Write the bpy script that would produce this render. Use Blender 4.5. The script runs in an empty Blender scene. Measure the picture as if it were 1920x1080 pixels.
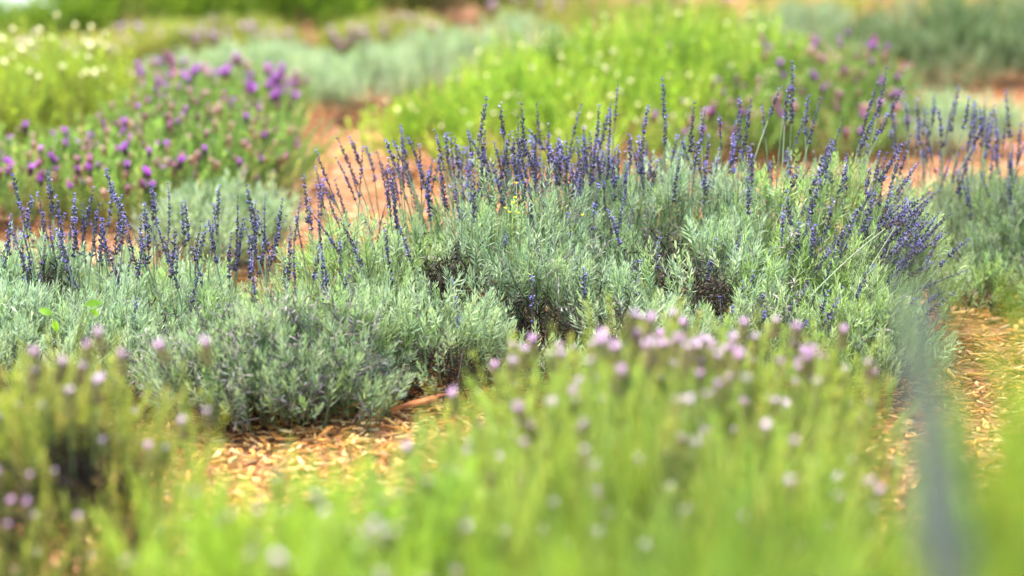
import bpy, math, random
import numpy as np
from mathutils import Vector, Matrix

# ------------------------------------------------------------------ camera
W0, H0, LENS = 1920, 1080, 85.0
FPX = W0 * LENS / 36.0
CAM_H = 0.7875
Y_HORIZON = -250.0
PITCH = math.atan((540 - Y_HORIZON) / FPX)
FOCUS = 3.80
scene = bpy.context.scene
cam_d = bpy.data.cameras.new('camera')
cam_d.lens = LENS; cam_d.sensor_width = 36.0
cam_d.clip_start = 0.05; cam_d.clip_end = 3000
cam_d.dof.use_dof = True
cam_d.dof.focus_distance = FOCUS
cam_d.dof.aperture_fstop = 2.6
cam = bpy.data.objects.new('camera', cam_d)
cam.location = (0, 0, CAM_H)
cam.rotation_euler = (math.pi / 2 - PITCH, 0, 0)
scene.collection.objects.link(cam)
scene.camera = cam

# ------------------------------------------------------------------ light
SUN_EL, SUN_AZ = 58.0, -40.0          # azimuth from +Y towards +X
world = bpy.data.worlds.new('World'); scene.world = world
world.use_nodes = True
wn = world.node_tree.nodes; wl = world.node_tree.links
wn.clear()
sky = wn.new('ShaderNodeTexSky'); sky.sky_type = 'NISHITA'; sky.sun_disc = False
sky.sun_elevation = math.radians(SUN_EL); sky.sun_rotation = math.radians(SUN_AZ)
sky.air_density = 1.0; sky.dust_density = 4.0; sky.ozone_density = 0.6
bg = wn.new('ShaderNodeBackground'); bg.inputs['Strength'].default_value = 0.15
wo = wn.new('ShaderNodeOutputWorld')
wl.new(sky.outputs[0], bg.inputs['Color']); wl.new(bg.outputs[0], wo.inputs['Surface'])
sun_d = bpy.data.lights.new('sun', 'SUN'); sun_d.energy = 1.1
sun_d.angle = math.radians(30); sun_d.color = (1.0, 0.98, 0.94)
sun = bpy.data.objects.new('sun', sun_d); scene.collection.objects.link(sun)
sdir = Vector((math.sin(math.radians(SUN_AZ)) * math.cos(math.radians(SUN_EL)),
               math.cos(math.radians(SUN_AZ)) * math.cos(math.radians(SUN_EL)), math.sin(math.radians(SUN_EL))))
sun.rotation_euler = sdir.to_track_quat('Z', 'Y').to_euler()
sun.location = (0, 0, 20)
scene.view_settings.view_transform = 'Standard'
scene.view_settings.look = 'None'
scene.view_settings.gamma = 1.0
scene.view_settings.use_curve_mapping = False
scene.view_settings.exposure = 2.65
scene.render.engine = 'CYCLES'
scene.cycles.use_denoising = True
scene.cycles.max_bounces = 6
scene.cycles.diffuse_bounces = 3
scene.cycles.transmission_bounces = 6
scene.cycles.transparent_max_bounces = 4

RNG = np.random.default_rng(11)
random.seed(4)
COL = scene.collection

# ------------------------------------------------------------------ helpers
_fw = np.array((0, math.cos(PITCH), -math.sin(PITCH)))
_up = np.array((0, math.sin(PITCH), math.cos(PITCH)))


def at(px, py, y):
    """the point seen at photo pixel (px, py) that lies y metres in front of the camera along the ground"""
    r = _fw + np.array((1, 0, 0)) * (px - 960) / FPX + _up * (540 - py) / FPX
    return np.array((0, 0, CAM_H)) + r * (y / r[1])


def srgb(r, g, b):
    f = lambda c: (c / 255 / 12.92) if c / 255 <= 0.04045 else ((c / 255 + 0.055) / 1.055) ** 2.4
    return (f(r), f(g), f(b))


def unit(v):
    return v / np.maximum(np.linalg.norm(v, axis=-1, keepdims=True), 1e-9)


def mesh_from(name, V, F, C, mat, smooth=False):
    me = bpy.data.meshes.new(name)
    V = np.ascontiguousarray(V, dtype=np.float32); F = np.ascontiguousarray(F, dtype=np.int32)
    me.vertices.add(len(V)); me.vertices.foreach_set('co', V.ravel())
    me.loops.add(F.size); me.loops.foreach_set('vertex_index', F.ravel())
    me.polygons.add(len(F))
    me.polygons.foreach_set('loop_start', np.arange(0, F.size, 3, dtype=np.int32))
    if smooth:
        me.polygons.foreach_set('use_smooth', np.ones(len(F), dtype=bool))
    if C is not None:
        a = me.color_attributes.new('col', 'FLOAT_COLOR', 'POINT')
        cc = np.ones((len(V), 4), dtype=np.float32); cc[:, :3] = C
        a.data.foreach_set('color', cc.ravel())
    me.update(calc_edges=True)
    me.materials.append(mat)
    return me


class Geo:
    """collects triangles with a colour per vertex"""
    def __init__(self): self.V, self.F, self.C, self.n = [], [], [], 0

    def add(self, V, F, C):
        V = np.asarray(V, float); self.V.append(V); self.F.append(np.asarray(F, int) + self.n)
        C = np.asarray(C, float)
        self.C.append(np.tile(C, (len(V), 1)) if C.ndim == 1 else C); self.n += len(V)

    def arrays(self): return np.concatenate(self.V), np.concatenate(self.F), np.concatenate(self.C)

    def leaf(self, base, az, a0, a1, L, Wd, col, roll=0.0, lite=False):
        """narrow leaf leaving the axis +Z at angle a0 and ending at angle a1"""
        e = np.array((math.cos(az), math.sin(az), 0)); z = np.array((0, 0, 1.0))
        s = np.array((-math.sin(az), math.cos(az), 0))
        pts = [np.array(base, float)]; ts = (0.42, 0.33, 0.25)
        for k, t in enumerate(ts):
            a = a0 + (a1 - a0) * (k / 2)
            pts.append(pts[-1] + (e * math.sin(a) + z * math.cos(a)) * L * t)
        s = s * math.cos(roll) + (e * math.cos(a0) - z * math.sin(a0)) * math.sin(roll)
        w = Wd / 2
        if lite:
            m = pts[1] * 0.6 + pts[2] * 0.4
            self.add([pts[0], m - s * w, m + s * w, pts[3]], [(0, 2, 1), (1, 2, 3)], col); return
        V = [pts[0], pts[1] - s * w, pts[1] + s * w, pts[2] - s * w * 0.8, pts[2] + s * w * 0.8, pts[3]]
        self.add(V, [(0, 2, 1), (1, 2, 4), (1, 4, 3), (3, 4, 5)], col)

    def tube(self, P, R, col, n=5, cap=True):
        P = np.asarray(P, float); m = len(P)
        T = np.gradient(P, axis=0); T = unit(T)
        ref = np.array((0, 1.0, 0)) if abs(T[0][1]) < 0.9 else np.array((1.0, 0, 0))
        V = []
        for i in range(m):
            a = unit(np.cross(T[i], ref)); b = np.cross(T[i], a)
            for k in range(n):
                q = 2 * math.pi * k / n
                V.append(P[i] + (a * math.cos(q) + b * math.sin(q)) * R[i])
        F = []
        for i in range(m - 1):
            for k in range(n):
                k2 = (k + 1) % n
                F += [(i * n + k, i * n + k2, (i + 1) * n + k2), (i * n + k, (i + 1) * n + k2, (i + 1) * n + k)]
        if cap:
            V.append(P[-1]); c = len(V) - 1
            F += [((m - 1) * n + k, (m - 1) * n + (k + 1) % n, c) for k in range(n)]
        self.add(V, F, col)

    def pod(self, base, d, L, R, col, n=5, tipcol=None):
        """a small bud: two joined cones round the axis d"""
        d = unit(np.asarray(d, float)); ref = np.array((0, 0, 1.0)) if abs(d[2]) < 0.9 else np.array((1.0, 0, 0))
        a = unit(np.cross(d, ref)); b = np.cross(d, a); base = np.asarray(base, float)
        V = [base] + [base + d * L * 0.55 + (a * math.cos(2 * math.pi * k / n) + b * math.sin(2 * math.pi * k / n)) * R for k in range(n)] + [base + d * L]
        F = [(0, 1 + (k + 1) % n, 1 + k) for k in range(n)] + [(n + 1, 1 + k, 1 + (k + 1) % n) for k in range(n)]
        C = np.tile(np.asarray(col, float), (n + 2, 1))
        if tipcol is not None: C[-1] = tipcol
        self.add(V, F, C)


def basis(D, roll):
    """rotation matrices (n,3,3) whose Z axis is D"""
    D = unit(D); ref = np.tile(np.array((1.0, 0, 0)), (len(D), 1))
    ref[np.abs(D[:, 0]) > 0.9] = (0, 1.0, 0)
    X = unit(np.cross(ref, D)); Y = np.cross(D, X)
    c, s = np.cos(roll)[:, None], np.sin(roll)[:, None]
    X, Y = X * c + Y * s, Y * c - X * s
    return np.stack((X, Y, D), axis=2)


def scatter(templates, pos, dirs, scale, cols, rng):
    """copies of the templates joined into one set of triangles; cols multiplies the template colours"""
    n = len(pos); which = rng.integers(0, len(templates), n)
    R = basis(dirs, rng.uniform(0, 6.283, n))
    Vs, Fs, Cs, off = [], [], [], 0
    for k, (V, F, C) in enumerate(templates):
        i = np.nonzero(which == k)[0]
        if not len(i): continue
        v = np.einsum('nij,vj->nvi', R[i], V) * scale[i][:, None, None] + pos[i][:, None, :]
        c = C[None] * cols[i][:, None, :]
        f = F[None] + (np.arange(len(i)) * len(V))[:, None, None] + off
        Vs.append(v.reshape(-1, 3)); Cs.append(c.reshape(-1, 3)); Fs.append(f.reshape(-1, 3)); off += len(i) * len(V)
    return np.concatenate(Vs), np.concatenate(Fs), np.concatenate(Cs)


# ------------------------------------------------------------------ materials
def leaf_material(name, transl=0.3, rough=0.6, spec=0.25, tint=(1, 1, 1), noise=0.25, nscale=60.0):
    m = bpy.data.materials.new(name); m.use_nodes = True
    nt = m.node_tree; N = nt.nodes; L = nt.links; N.clear()
    att = N.new('ShaderNodeAttribute'); att.attribute_name = 'col'
    tex = N.new('ShaderNodeTexNoise'); tex.inputs['Scale'].default_value = nscale; tex.inputs['Detail'].default_value = 2
    co = N.new('ShaderNodeTexCoord'); L.new(co.outputs['Object'], tex.inputs['Vector'])
    mr = N.new('ShaderNodeMapRange'); mr.inputs['From Min'].default_value = 0.3; mr.inputs['From Max'].default_value = 0.7
    mr.inputs['To Min'].default_value = 1 - noise; mr.inputs['To Max'].default_value = 1 + noise
    L.new(tex.outputs['Fac'], mr.inputs['Value'])
    oi = N.new('ShaderNodeObjectInfo')
    mr2 = N.new('ShaderNodeMapRange'); mr2.inputs['To Min'].default_value = 0.85; mr2.inputs['To Max'].default_value = 1.15
    L.new(oi.outputs['Random'], mr2.inputs['Value'])
    mu = N.new('ShaderNodeMath'); mu.operation = 'MULTIPLY'
    L.new(mr.outputs[0], mu.inputs[0]); L.new(mr2.outputs[0], mu.inputs[1])
    vm = N.new('ShaderNodeVectorMath'); vm.operation = 'SCALE'
    L.new(att.outputs['Color'], vm.inputs[0]); L.new(mu.outputs[0], vm.inputs['Scale'])
    p = N.new('ShaderNodeBsdfPrincipled'); p.inputs['Roughness'].default_value = rough
    p.inputs['Specular IOR Level'].default_value = spec
    L.new(vm.outputs[0], p.inputs['Base Color'])
    out = N.new('ShaderNodeOutputMaterial')
    if transl > 0:
        tv = N.new('ShaderNodeVectorMath'); tv.operation = 'MULTIPLY'; tv.inputs[1].default_value = tint
        L.new(vm.outputs[0], tv.inputs[0])
        t = N.new('ShaderNodeBsdfTranslucent'); L.new(tv.outputs[0], t.inputs['Color'])
        mx = N.new('ShaderNodeMixShader'); mx.inputs[0].default_value = transl
        L.new(p.outputs[0], mx.inputs[1]); L.new(t.outputs[0], mx.inputs[2]); L.new(mx.outputs[0], out.inputs['Surface'])
    else:
        L.new(p.outputs[0], out.inputs['Surface'])
    return m


M_GREY = leaf_material('grey_lavender_leaf', 0.32, 0.65, 0.2, (1.1, 1.15, 0.85))
M_GREEN = leaf_material('green_leaf', 0.42, 0.55, 0.2, (1.25, 1.3, 0.7))
M_FLOWER = leaf_material('flower_petal', 0.25, 0.7, 0.1, (1.1, 1.0, 1.1))
M_PETAL = leaf_material('thin_bract', 0.4, 0.7, 0.1, (1.1, 1.0, 1.1))
M_STEM = leaf_material('green_stem', 0.1, 0.6, 0.2)
M_BARK = leaf_material('woody_bark', 0.0, 0.9, 0.1, nscale=150, noise=0.5)
M_CHIP = leaf_material('wood_chip', 0.0, 0.8, 0.15, nscale=90, noise=0.35)


def ground_material():
    m = bpy.data.materials.new('wood_mulch_ground'); m.use_nodes = True
    nt = m.node_tree; N = nt.nodes; L = nt.links
    p = N['Principled BSDF']; p.inputs['Roughness'].default_value = 0.9; p.inputs['Specular IOR Level'].default_value = 0.1
    co = N.new('ShaderNodeTexCoord')
    v = N.new('ShaderNodeTexVoronoi'); v.inputs['Scale'].default_value = 70; L.new(co.outputs['Object'], v.inputs['Vector'])
    n = N.new('ShaderNodeTexNoise'); n.inputs['Scale'].default_value = 9; n.inputs['Detail'].default_value = 6
    L.new(co.outputs['Object'], n.inputs['Vector'])
    sx = N.new('ShaderNodeSeparateColor'); L.new(v.outputs['Color'], sx.inputs[0])
    r = N.new('ShaderNodeValToRGB'); e = r.color_ramp.elements
    e[0].position = 0; e[0].color = (0.07, 0.028, 0.012, 1); e[1].position = 1; e[1].color = (0.36, 0.19, 0.095, 1)
    k = e.new(0.5); k.color = (0.25, 0.105, 0.042, 1)
    mx = N.new('ShaderNodeMath'); mx.operation = 'MULTIPLY_ADD'; mx.inputs[1].default_value = 0.55
    L.new(sx.outputs[0], mx.inputs[0])
    ad = N.new('ShaderNodeMath'); ad.operation = 'MULTIPLY'; ad.inputs[1].default_value = 0.5; L.new(n.outputs['Fac'], ad.inputs[0])
    L.new(ad.outputs[0], mx.inputs[2]); L.new(mx.outputs[0], r.inputs[0]); L.new(r.outputs[0], p.inputs['Base Color'])
    b = N.new('ShaderNodeBump'); b.inputs['Strength'].default_value = 0.7; b.inputs['Distance'].default_value = 0.01
    L.new(v.outputs['Distance'], b.inputs['Height']); L.new(b.outputs[0], p.inputs['Normal'])
    return m


def link(name, me, parent=None, loc=None):
    o = bpy.data.objects.new(name, me); COL.objects.link(o)
    if parent is not None: o.parent = parent
    if loc is not None: o.location = loc
    return o


def tag(o, label=None, cat=None, group=None, kind=None):
    if label: o['label'] = label
    if cat: o['category'] = cat
    if group: o['group'] = group
    if kind: o['kind'] = kind
    return o


# ------------------------------------------------------------------ ground
def build_ground():
    xs = np.concatenate((-np.geomspace(900, 3.2, 16), np.linspace(-3, 3, 61), np.geomspace(3.2, 900, 16)))
    ys = np.concatenate((-np.geomspace(900, 0.5, 12), np.linspace(0, 15, 121), np.geomspace(15.5, 1800, 18)))
    X, Y = np.meshgrid(xs, ys)
    Z = ground_z(X, Y)
    V = np.stack((X.ravel(), Y.ravel(), Z.ravel()), 1)
    nx = len(xs); i = np.arange((len(ys) - 1) * nx).reshape(-1, nx)[:, :-1].ravel()
    F = np.concatenate((np.stack((i, i + 1, i + nx + 1), 1), np.stack((i, i + nx + 1, i + nx), 1)))
    o = link('ground', mesh_from('ground', V, F, None, ground_material(), True))
    tag(o, 'orange wood mulch ground of the garden bed', kind='structure')


def ground_z(X, Y):
    f = 0.010 * np.sin(X * 5.1 + 1.3) * np.sin(Y * 4.3) + 0.007 * np.sin(X * 9.7 + Y * 3.1)
    return f - 0.012


build_ground()


def chip_template(rng):
    L, Wd, T = 1.0, rng.uniform(0.16, 0.34), rng.uniform(0.05, 0.1)
    bend = rng.uniform(-0.12, 0.12); tw = rng.uniform(-0.3, 0.3)
    V = []
    for i, t in enumerate((-0.5, 0.5)):
        w = Wd * (rng.uniform(0.45, 1.1)) / 2; zz = bend * t
        sk = rng.uniform(-0.08, 0.08)
        for (sy, sz) in ((-1, -1), (1, -1), (1, 1), (-1, 1)):
            V.append((t * L + sk * sy, sy * w, zz + sz * T / 2 + sy * tw * w * t))
    F = []
    for i in (0,):
        for k in range(1, 4):
            a, b = i * 4 + k, i * 4 + (k + 1) % 4
            F += [(a, b, b + 4), (a, b + 4, a + 4)]
    F += [(0, 3, 2), (0, 2, 1), (4, 5, 6), (4, 6, 7)]
    return np.array(V), np.array(F), np.ones((8, 3))


CHIP_COL = np.array([(0.52, 0.27, 0.085), (0.44, 0.19, 0.06), (0.60, 0.38, 0.16), (0.26, 0.10, 0.035), (0.66, 0.50, 0.29), (0.36, 0.17, 0.08), (0.5, 0.33, 0.2)])


def build_chips():
    rng = np.random.default_rng(5)
    temps = [chip_template(rng) for _ in range(10)]
    V0, F0, C0 = [], [], []; off = 0
    for (x0, x1, y0, y1, n, s0, s1, tint) in ((-0.75, 0.95, 2.75, 4.0, 17500, 0.007, 0.040, (0.82, 0.74, 0.52)), (-1.2, 1.25, 4.0, 5.6, 6500, 0.02, 0.05, (0.82, 0.70, 0.60)),
                                        (-2.0, 2.1, 5.6, 9.2, 5500, 0.03, 0.07, (0.80, 0.64, 0.58)), (-1.1, 1.2, 1.2, 2.75, 2200, 0.02, 0.05, (0.8, 0.7, 0.55))):
        x = rng.uniform(x0, x1, n); y = rng.uniform(y0, y1, n)
        s = s0 + (s1 - s0) * rng.beta(1.2, 3.2, n)
        z = ground_z(x, y) + rng.uniform(0.0, 0.012, n)
        tilt = rng.normal(0, 0.28, n); az = rng.uniform(0, 6.283, n)
        ci = rng.choice(len(CHIP_COL), n, p=(0.21, 0.15, 0.18, 0.14, 0.12, 0.1, 0.10))
        cols = CHIP_COL[ci] * np.array(tint) * rng.uniform(0.75, 1.2, (n, 1)) * rng.uniform(0.93, 1.07, (n, 3))
        D = np.stack((np.sin(tilt) * np.cos(az), np.sin(tilt) * np.sin(az), np.cos(tilt)), 1)
        v, f, c = scatter(temps, np.stack((x, y, z), 1), D, s, cols, rng)
        V0.append(v); F0.append(f + off); C0.append(c); off += len(v)
    o = link('wood_chip_mulch', mesh_from('wood_chip_mulch', np.concatenate(V0), np.concatenate(F0), np.concatenate(C0), M_CHIP))
    tag(o, 'loose orange and tan wood chips covering the bed', kind='stuff')


build_chips()

# ------------------------------------------------------------------ sprig templates
def lav_sprig(rng, L=0.055, n=8, leaf=0.026, wd=0.0030, spread=1.0, lite=0.7):
    g = Geo(); az = rng.uniform(0, 6.28)
    g.tube([(0, 0, -0.03), (0, 0, L)], (0.0012, 0.0005), (0.7, 0.72, 0.6), 3, False)
    for i in range(n):
        t = i / (n - 1); z = L * (0.12 + 0.88 * t ** 0.85); az += 1.57 + rng.normal(0, 0.2)
        a0 = spread * (0.95 - 0.6 * t) + rng.normal(0, 0.12)
        ll = leaf * (1.0 - 0.42 * t) * rng.uniform(0.8, 1.2)
        for s in (0, math.pi):
            b = rng.uniform(0.85, 1.15)
            g.leaf((0, 0, z), az + s + rng.normal(0, 0.12), a0 + rng.normal(0, 0.1), a0 - rng.uniform(0.0, 0.45) + (0.25 if rng.random() < 0.2 else 0), ll, wd * (1.1 - 0.3 * t), (b, b, b * rng.uniform(0.92, 1.05)), rng.normal(0, 0.5), rng.random() < lite)
    return g.arrays()


def shoot(rng, L=0.10, n=13, leaf=0.016, wd=0.0022, per=3):
    g = Geo(); az = rng.uniform(0, 6.28); bx, by = rng.normal(0, 0.006, 2)
    g.tube([(0, 0, -0.03), (bx, by, L)], (0.0013, 0.0006), (0.8, 0.8, 0.6), 3, False)
    for i in range(n):
        t = i / (n - 1); z = L * (0.05 + 0.95 * t); az += 2.4
        a0 = 0.9 - 0.5 * t + rng.normal(0, 0.15)
        for k in range(per):
            b = rng.uniform(0.82, 1.15)
            g.leaf((bx * t * t, by * t * t, z), az + k * 6.283 / per + rng.normal(0, 0.2), a0, a0 - 0.3, leaf * (1.05 - 0.3 * t) * rng.uniform(0.8, 1.2), wd, (b, b, b), rng.normal(0, 0.5), True)
    return g.arrays()


def dry_twig(rng, L=0.05):
    g = Geo()
    g.tube([(0, 0, -0.02), (rng.normal(0, .003), rng.normal(0, .003), L * 0.5), (rng.normal(0, .006), rng.normal(0, .006), L)], (0.0012, 0.001, 0.0004), (0.8, 0.8, 0.8), 3, False)
    for i in range(9):
        z = L * rng.uniform(0.1, 1); b = rng.uniform(0.6, 1.15)
        a = rng.uniform(0.5, 1.5)
        g.leaf((0, 0, z), rng.uniform(0, 6.28), a, a + rng.uniform(-0.2, 1.2), rng.uniform(0.010, 0.02), 0.0022, (b, b, b), rng.normal(0, 0.6))
    return g.arrays()


rng0 = np.random.default_rng(21)
T_LAV = [lav_sprig(rng0, rng0.uniform(0.030, 0.055), rng0.integers(7, 11), rng0.uniform(0.016, 0.025), rng0.uniform(0.0019, 0.0029), rng0.uniform(0.7, 1.3)) for _ in range(14)]
T_LAVFINE = [lav_sprig(rng0, rng0.uniform(0.05, 0.08), rng0.integers(8, 11), rng0.uniform(0.022, 0.03), 0.0022, 0.75) for _ in range(6)]
T_DRY = [dry_twig(rng0, rng0.uniform(0.035, 0.06)) for _ in range(5)]
T_SHOOT = [shoot(rng0, rng0.uniform(0.08, 0.12), 13) for _ in range(6)]
T_SHOOT_FAR = [shoot(rng0, rng0.uniform(0.08, 0.12), 8, 0.022, 0.0042, 3) for _ in range(5)]
T_LAV_FAR = [lav_sprig(rng0, 0.06, 6, 0.03, 0.0052, 1.0, 1.0) for _ in range(5)]
T_NEAR = [shoot(rng0, rng0.uniform(0.12, 0.18), 15, 0.024, 0.003, 3) for _ in range(5)]


# ------------------------------------------------------------------ crowns
class Lobe:
    def __init__(s, px, py, y, rx_px, ry, pal=0, w=1.0, drop=0.025):
        c = at(px, py, y); s.c = np.array((c[0], c[1], 0.0)); s.r = np.array((rx_px * y / FPX, ry, max(c[2] - drop, 0.03))); s.pal = pal; s.w = w


def crown(lobes, n, tuft, rng, inner=0.45, bump=0.018, upness=0.8, low=0.02):
    """points and directions of the sprigs: tufts over the lobes' surfaces and a sparser layer inside"""
    area = np.array([(l.r[0] * l.r[1] + (l.r[0] + l.r[1]) * l.r[2]) * l.w for l in lobes])
    P, D, PI, TI = [], [], [], []
    tid = 0
    for li, l in enumerate(lobes):
        k = max(6, int(area[li] * 3.14 / (tuft * tuft) * 0.9))
        q = rng.normal(0, 1, (k, 3)); q[:, 2] = np.abs(q[:, 2]); q = unit(q)
        tc = q * l.r; tn = unit(q / l.r)
        m = int(n * area[li] / area.sum())
        ti = rng.integers(0, k, m)
        o = rng.normal(0, tuft * 0.42, (m, 3)); o -= (o * tn[ti]).sum(1, keepdims=True) * tn[ti]
        r2 = (o * o).sum(1, keepdims=True) / (tuft * tuft * 0.36)
        th = rng.uniform(0.55, 1.3, k)[ti][:, None]
        dep = np.where(rng.random(m) < inner, rng.uniform(0.45, 0.95, m), 1.0)[:, None]
        p = (tc[ti] + o) * dep + tn[ti] * (bump * th * (1.2 - r2))
        d = unit(tn[ti] * (1 - upness) + np.array((0, 0, upness)) + o / tuft * 0.7 + rng.normal(0, 0.16, (m, 3)))
        p = p + l.c
        ok = p[:, 2] > low
        for lj, b in enumerate(lobes):
            if lj != li:
                ok &= ((((p - b.c) / b.r) ** 2).sum(1) > 0.62) | (rng.random(m) < 0.12)
        P.append(p[ok]); D.append(d[ok]); PI.append(np.full(ok.sum(), l.pal)); TI.append(ti[ok] + tid); tid += k
    return np.concatenate(P), np.concatenate(D), np.concatenate(PI), np.concatenate(TI)


def crown_y(px, py, lobes):
    """distance along the ground at which the line of sight meets the crown, or None"""
    o = np.array((0, 0, CAM_H)); d = at(px, py, 1.0) - o; best = None
    for l in lobes:
        r = l.r + 0.02; a = ((d / r) ** 2).sum(); bq = (d / r * ((o - l.c) / r)).sum(); c = (((o - l.c) / r) ** 2).sum() - 1
        k = bq * bq - a * c
        if k > 0:
            t = (-bq - math.sqrt(k)) / a
            best = t if best is None else min(best, t)
    return best


def pal_cols(pals, pi, ti, rng, jit=0.14):
    """colour per sprig: each tuft draws one colour of its lobe's palette, each sprig varies round it"""
    nt = ti.max() + 1; cols = np.zeros((len(pi), 3)); u = rng.random(nt); gain = rng.uniform(0.85, 1.15, nt)
    for k, pal in enumerate(pals):
        A = np.array([p[0] for p in pal]); w = np.array([p[1] for p in pal], float); cw = np.cumsum(w / w.sum())
        s = pi == k
        idx = np.minimum(np.searchsorted(cw, u[ti[s]]), len(A) - 1)
        swap = rng.random(s.sum()) < 0.25
        idx[swap] = rng.integers(0, len(A), swap.sum())
        cols[s] = A[idx] * gain[ti[s]][:, None]
    return cols * rng.uniform(1 - jit, 1 + jit, (len(pi), 1)) * rng.uniform(0.95, 1.05, (len(pi), 3))


def branches(root, lobes, rng, base, col=(0.10, 0.075, 0.055), per=4):
    for l in lobes:
        for _ in range(per):
            q = unit(np.abs(rng.normal(0, 1, 3)) * np.array((rng.choice((-1, 1)), rng.choice((-1, 1)), 1)))
            e = l.c + q * l.r * 0.9
            b = l.c * 0.6 + base * 0.4 + np.array((rng.normal(0, .03), rng.normal(0, .03), 0)); b[2] = -0.01
            mid = (b + e) / 2 + np.array((0, 0, -0.02)) + rng.normal(0, 0.015, 3)
            g = Geo(); g.tube([b - base, mid - base, e - base], (0.005, 0.0035, 0.0014), col, 5)
            link('branch', mesh_from('branch', *g.arrays(), M_BARK), root)


def plant(name, label, cat, lobes, pals, templates, mat, n, tuft=0.06, group=None, seed=1, singles=0, scale=(0.55, 1.12), inner=0.45,
          bump=0.018, upness=0.75, gaps=(), dry=0.0, drycol=(0.22, 0.19, 0.17), br=3, piece='sprig', low=0.02):
    rng = np.random.default_rng(seed)
    base = np.mean([l.c for l in lobes], axis=0); base[2] = 0
    root = bpy.data.objects.new(name, None); root.empty_display_size = 0.05; COL.objects.link(root)
    root.location = base
    tag(root, label, cat, group)
    P, D, pi, ti = crown(lobes, n, tuft, rng, inner, bump, upness, low)
    keep = np.ones(len(P), bool); hol = []
    for (px, py, rx, rz) in gaps:             # hollows cut into the crown to make dark crevices
        c = at(px, py, crown_y(px, py, lobes) + 0.01)
        hol.append((c, np.array((rx, rx * 1.6, rz))))
        for k in (0.0, 0.02, 0.04, 0.055):
            q = (P + D * k - c) / np.array((rx, rx * 1.6, rz)); keep &= (q * q).sum(1) > rng.uniform(0.35, 1.5, len(P))
    P, D, pi, ti = P[keep], D[keep], pi[keep], ti[keep]
    P = P - base
    cols = pal_cols(pals, pi, ti, rng)
    sc = rng.uniform(scale[0], scale[1], len(P))
    isdry = rng.random(len(P)) < dry
    if singles:
        # the sprigs that show largest from the path: each an object of its own
        score = np.hypot(P[:, 0] + base[0] - cam.location.x, P[:, 1] + base[1]) - 1.2 * P[:, 2] + rng.uniform(0, 0.25, len(P)) + isdry * 9
        pick = np.argsort(score)[:singles]
        nvar = 24; meshes = []
        pc = cols[pick]
        order = np.argsort(pc @ np.array((1, -0.6, -0.3)))
        for k in range(nvar):
            sel = order[k * len(order) // nvar:(k + 1) * len(order) // nvar]
            V, F, C = templates[k % len(templates)]
            me = mesh_from(piece, V, F, C * pc[sel].mean(0), mat)
            for i in sel:
                j = pick[i]
                o = link(piece, me, root)
                R = basis(D[j:j + 1], np.array((rng.uniform(0, 6.28),)))[0]
                M = Matrix([list(R[a] * sc[j]) + [P[j][a]] for a in range(3)] + [[0, 0, 0, 1]])
                o.matrix_local = M
        keep = np.ones(len(P), bool); keep[pick] = False
        P, D, cols, sc, isdry = P[keep], D[keep], cols[keep], sc[keep], isdry[keep]
    g = ~isdry
    V, F, C = scatter(templates, P[g], D[g], sc[g], cols[g], rng)
    fo = link('foliage', mesh_from('foliage', V, F, C, mat), root); fo['kind'] = 'stuff'
    if isdry.any():
        dc = np.array(drycol) * rng.uniform(0.6, 1.4, (isdry.sum(), 1))
        V, F, C = scatter(T_DRY, P[isdry], D[isdry] + rng.normal(0, 0.4, (isdry.sum(), 3)), sc[isdry], dc, rng)
        fd = link('dry_foliage', mesh_from('dry_foliage', V, F, C, M_BARK), root); fd['kind'] = 'stuff'
    if hol:
        n2 = 60; tp, td = [], []
        for c, r in hol:
            q = rng.normal(0, 0.5, (n2, 3)); q[:, 1] += 0.85; q[:, 2] -= 0.6
            tp.append(c + q * r * 1.1 - base); td.append(unit(rng.normal(0, 0.6, (n2, 3)) + np.array((0, -0.2, 0.5))))
        tp = np.concatenate(tp); td = np.concatenate(td); ok = tp[:, 2] > 0.01
        dc = np.array((0.06, 0.045, 0.033)) * rng.uniform(0.5, 1.5, (ok.sum(), 1))  # dead wood brown, deepened to imitate the shade inside the hollows
        V, F, C = scatter(T_DRY, tp[ok], td[ok], rng.uniform(0.6, 1.2, ok.sum()), dc, rng)
        fd = link('dead_twigs', mesh_from('dead_twigs', V, F, C, M_BARK), root); fd['kind'] = 'stuff'
    if br: branches(root, lobes, rng, base, per=br)
    return root, base


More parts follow.
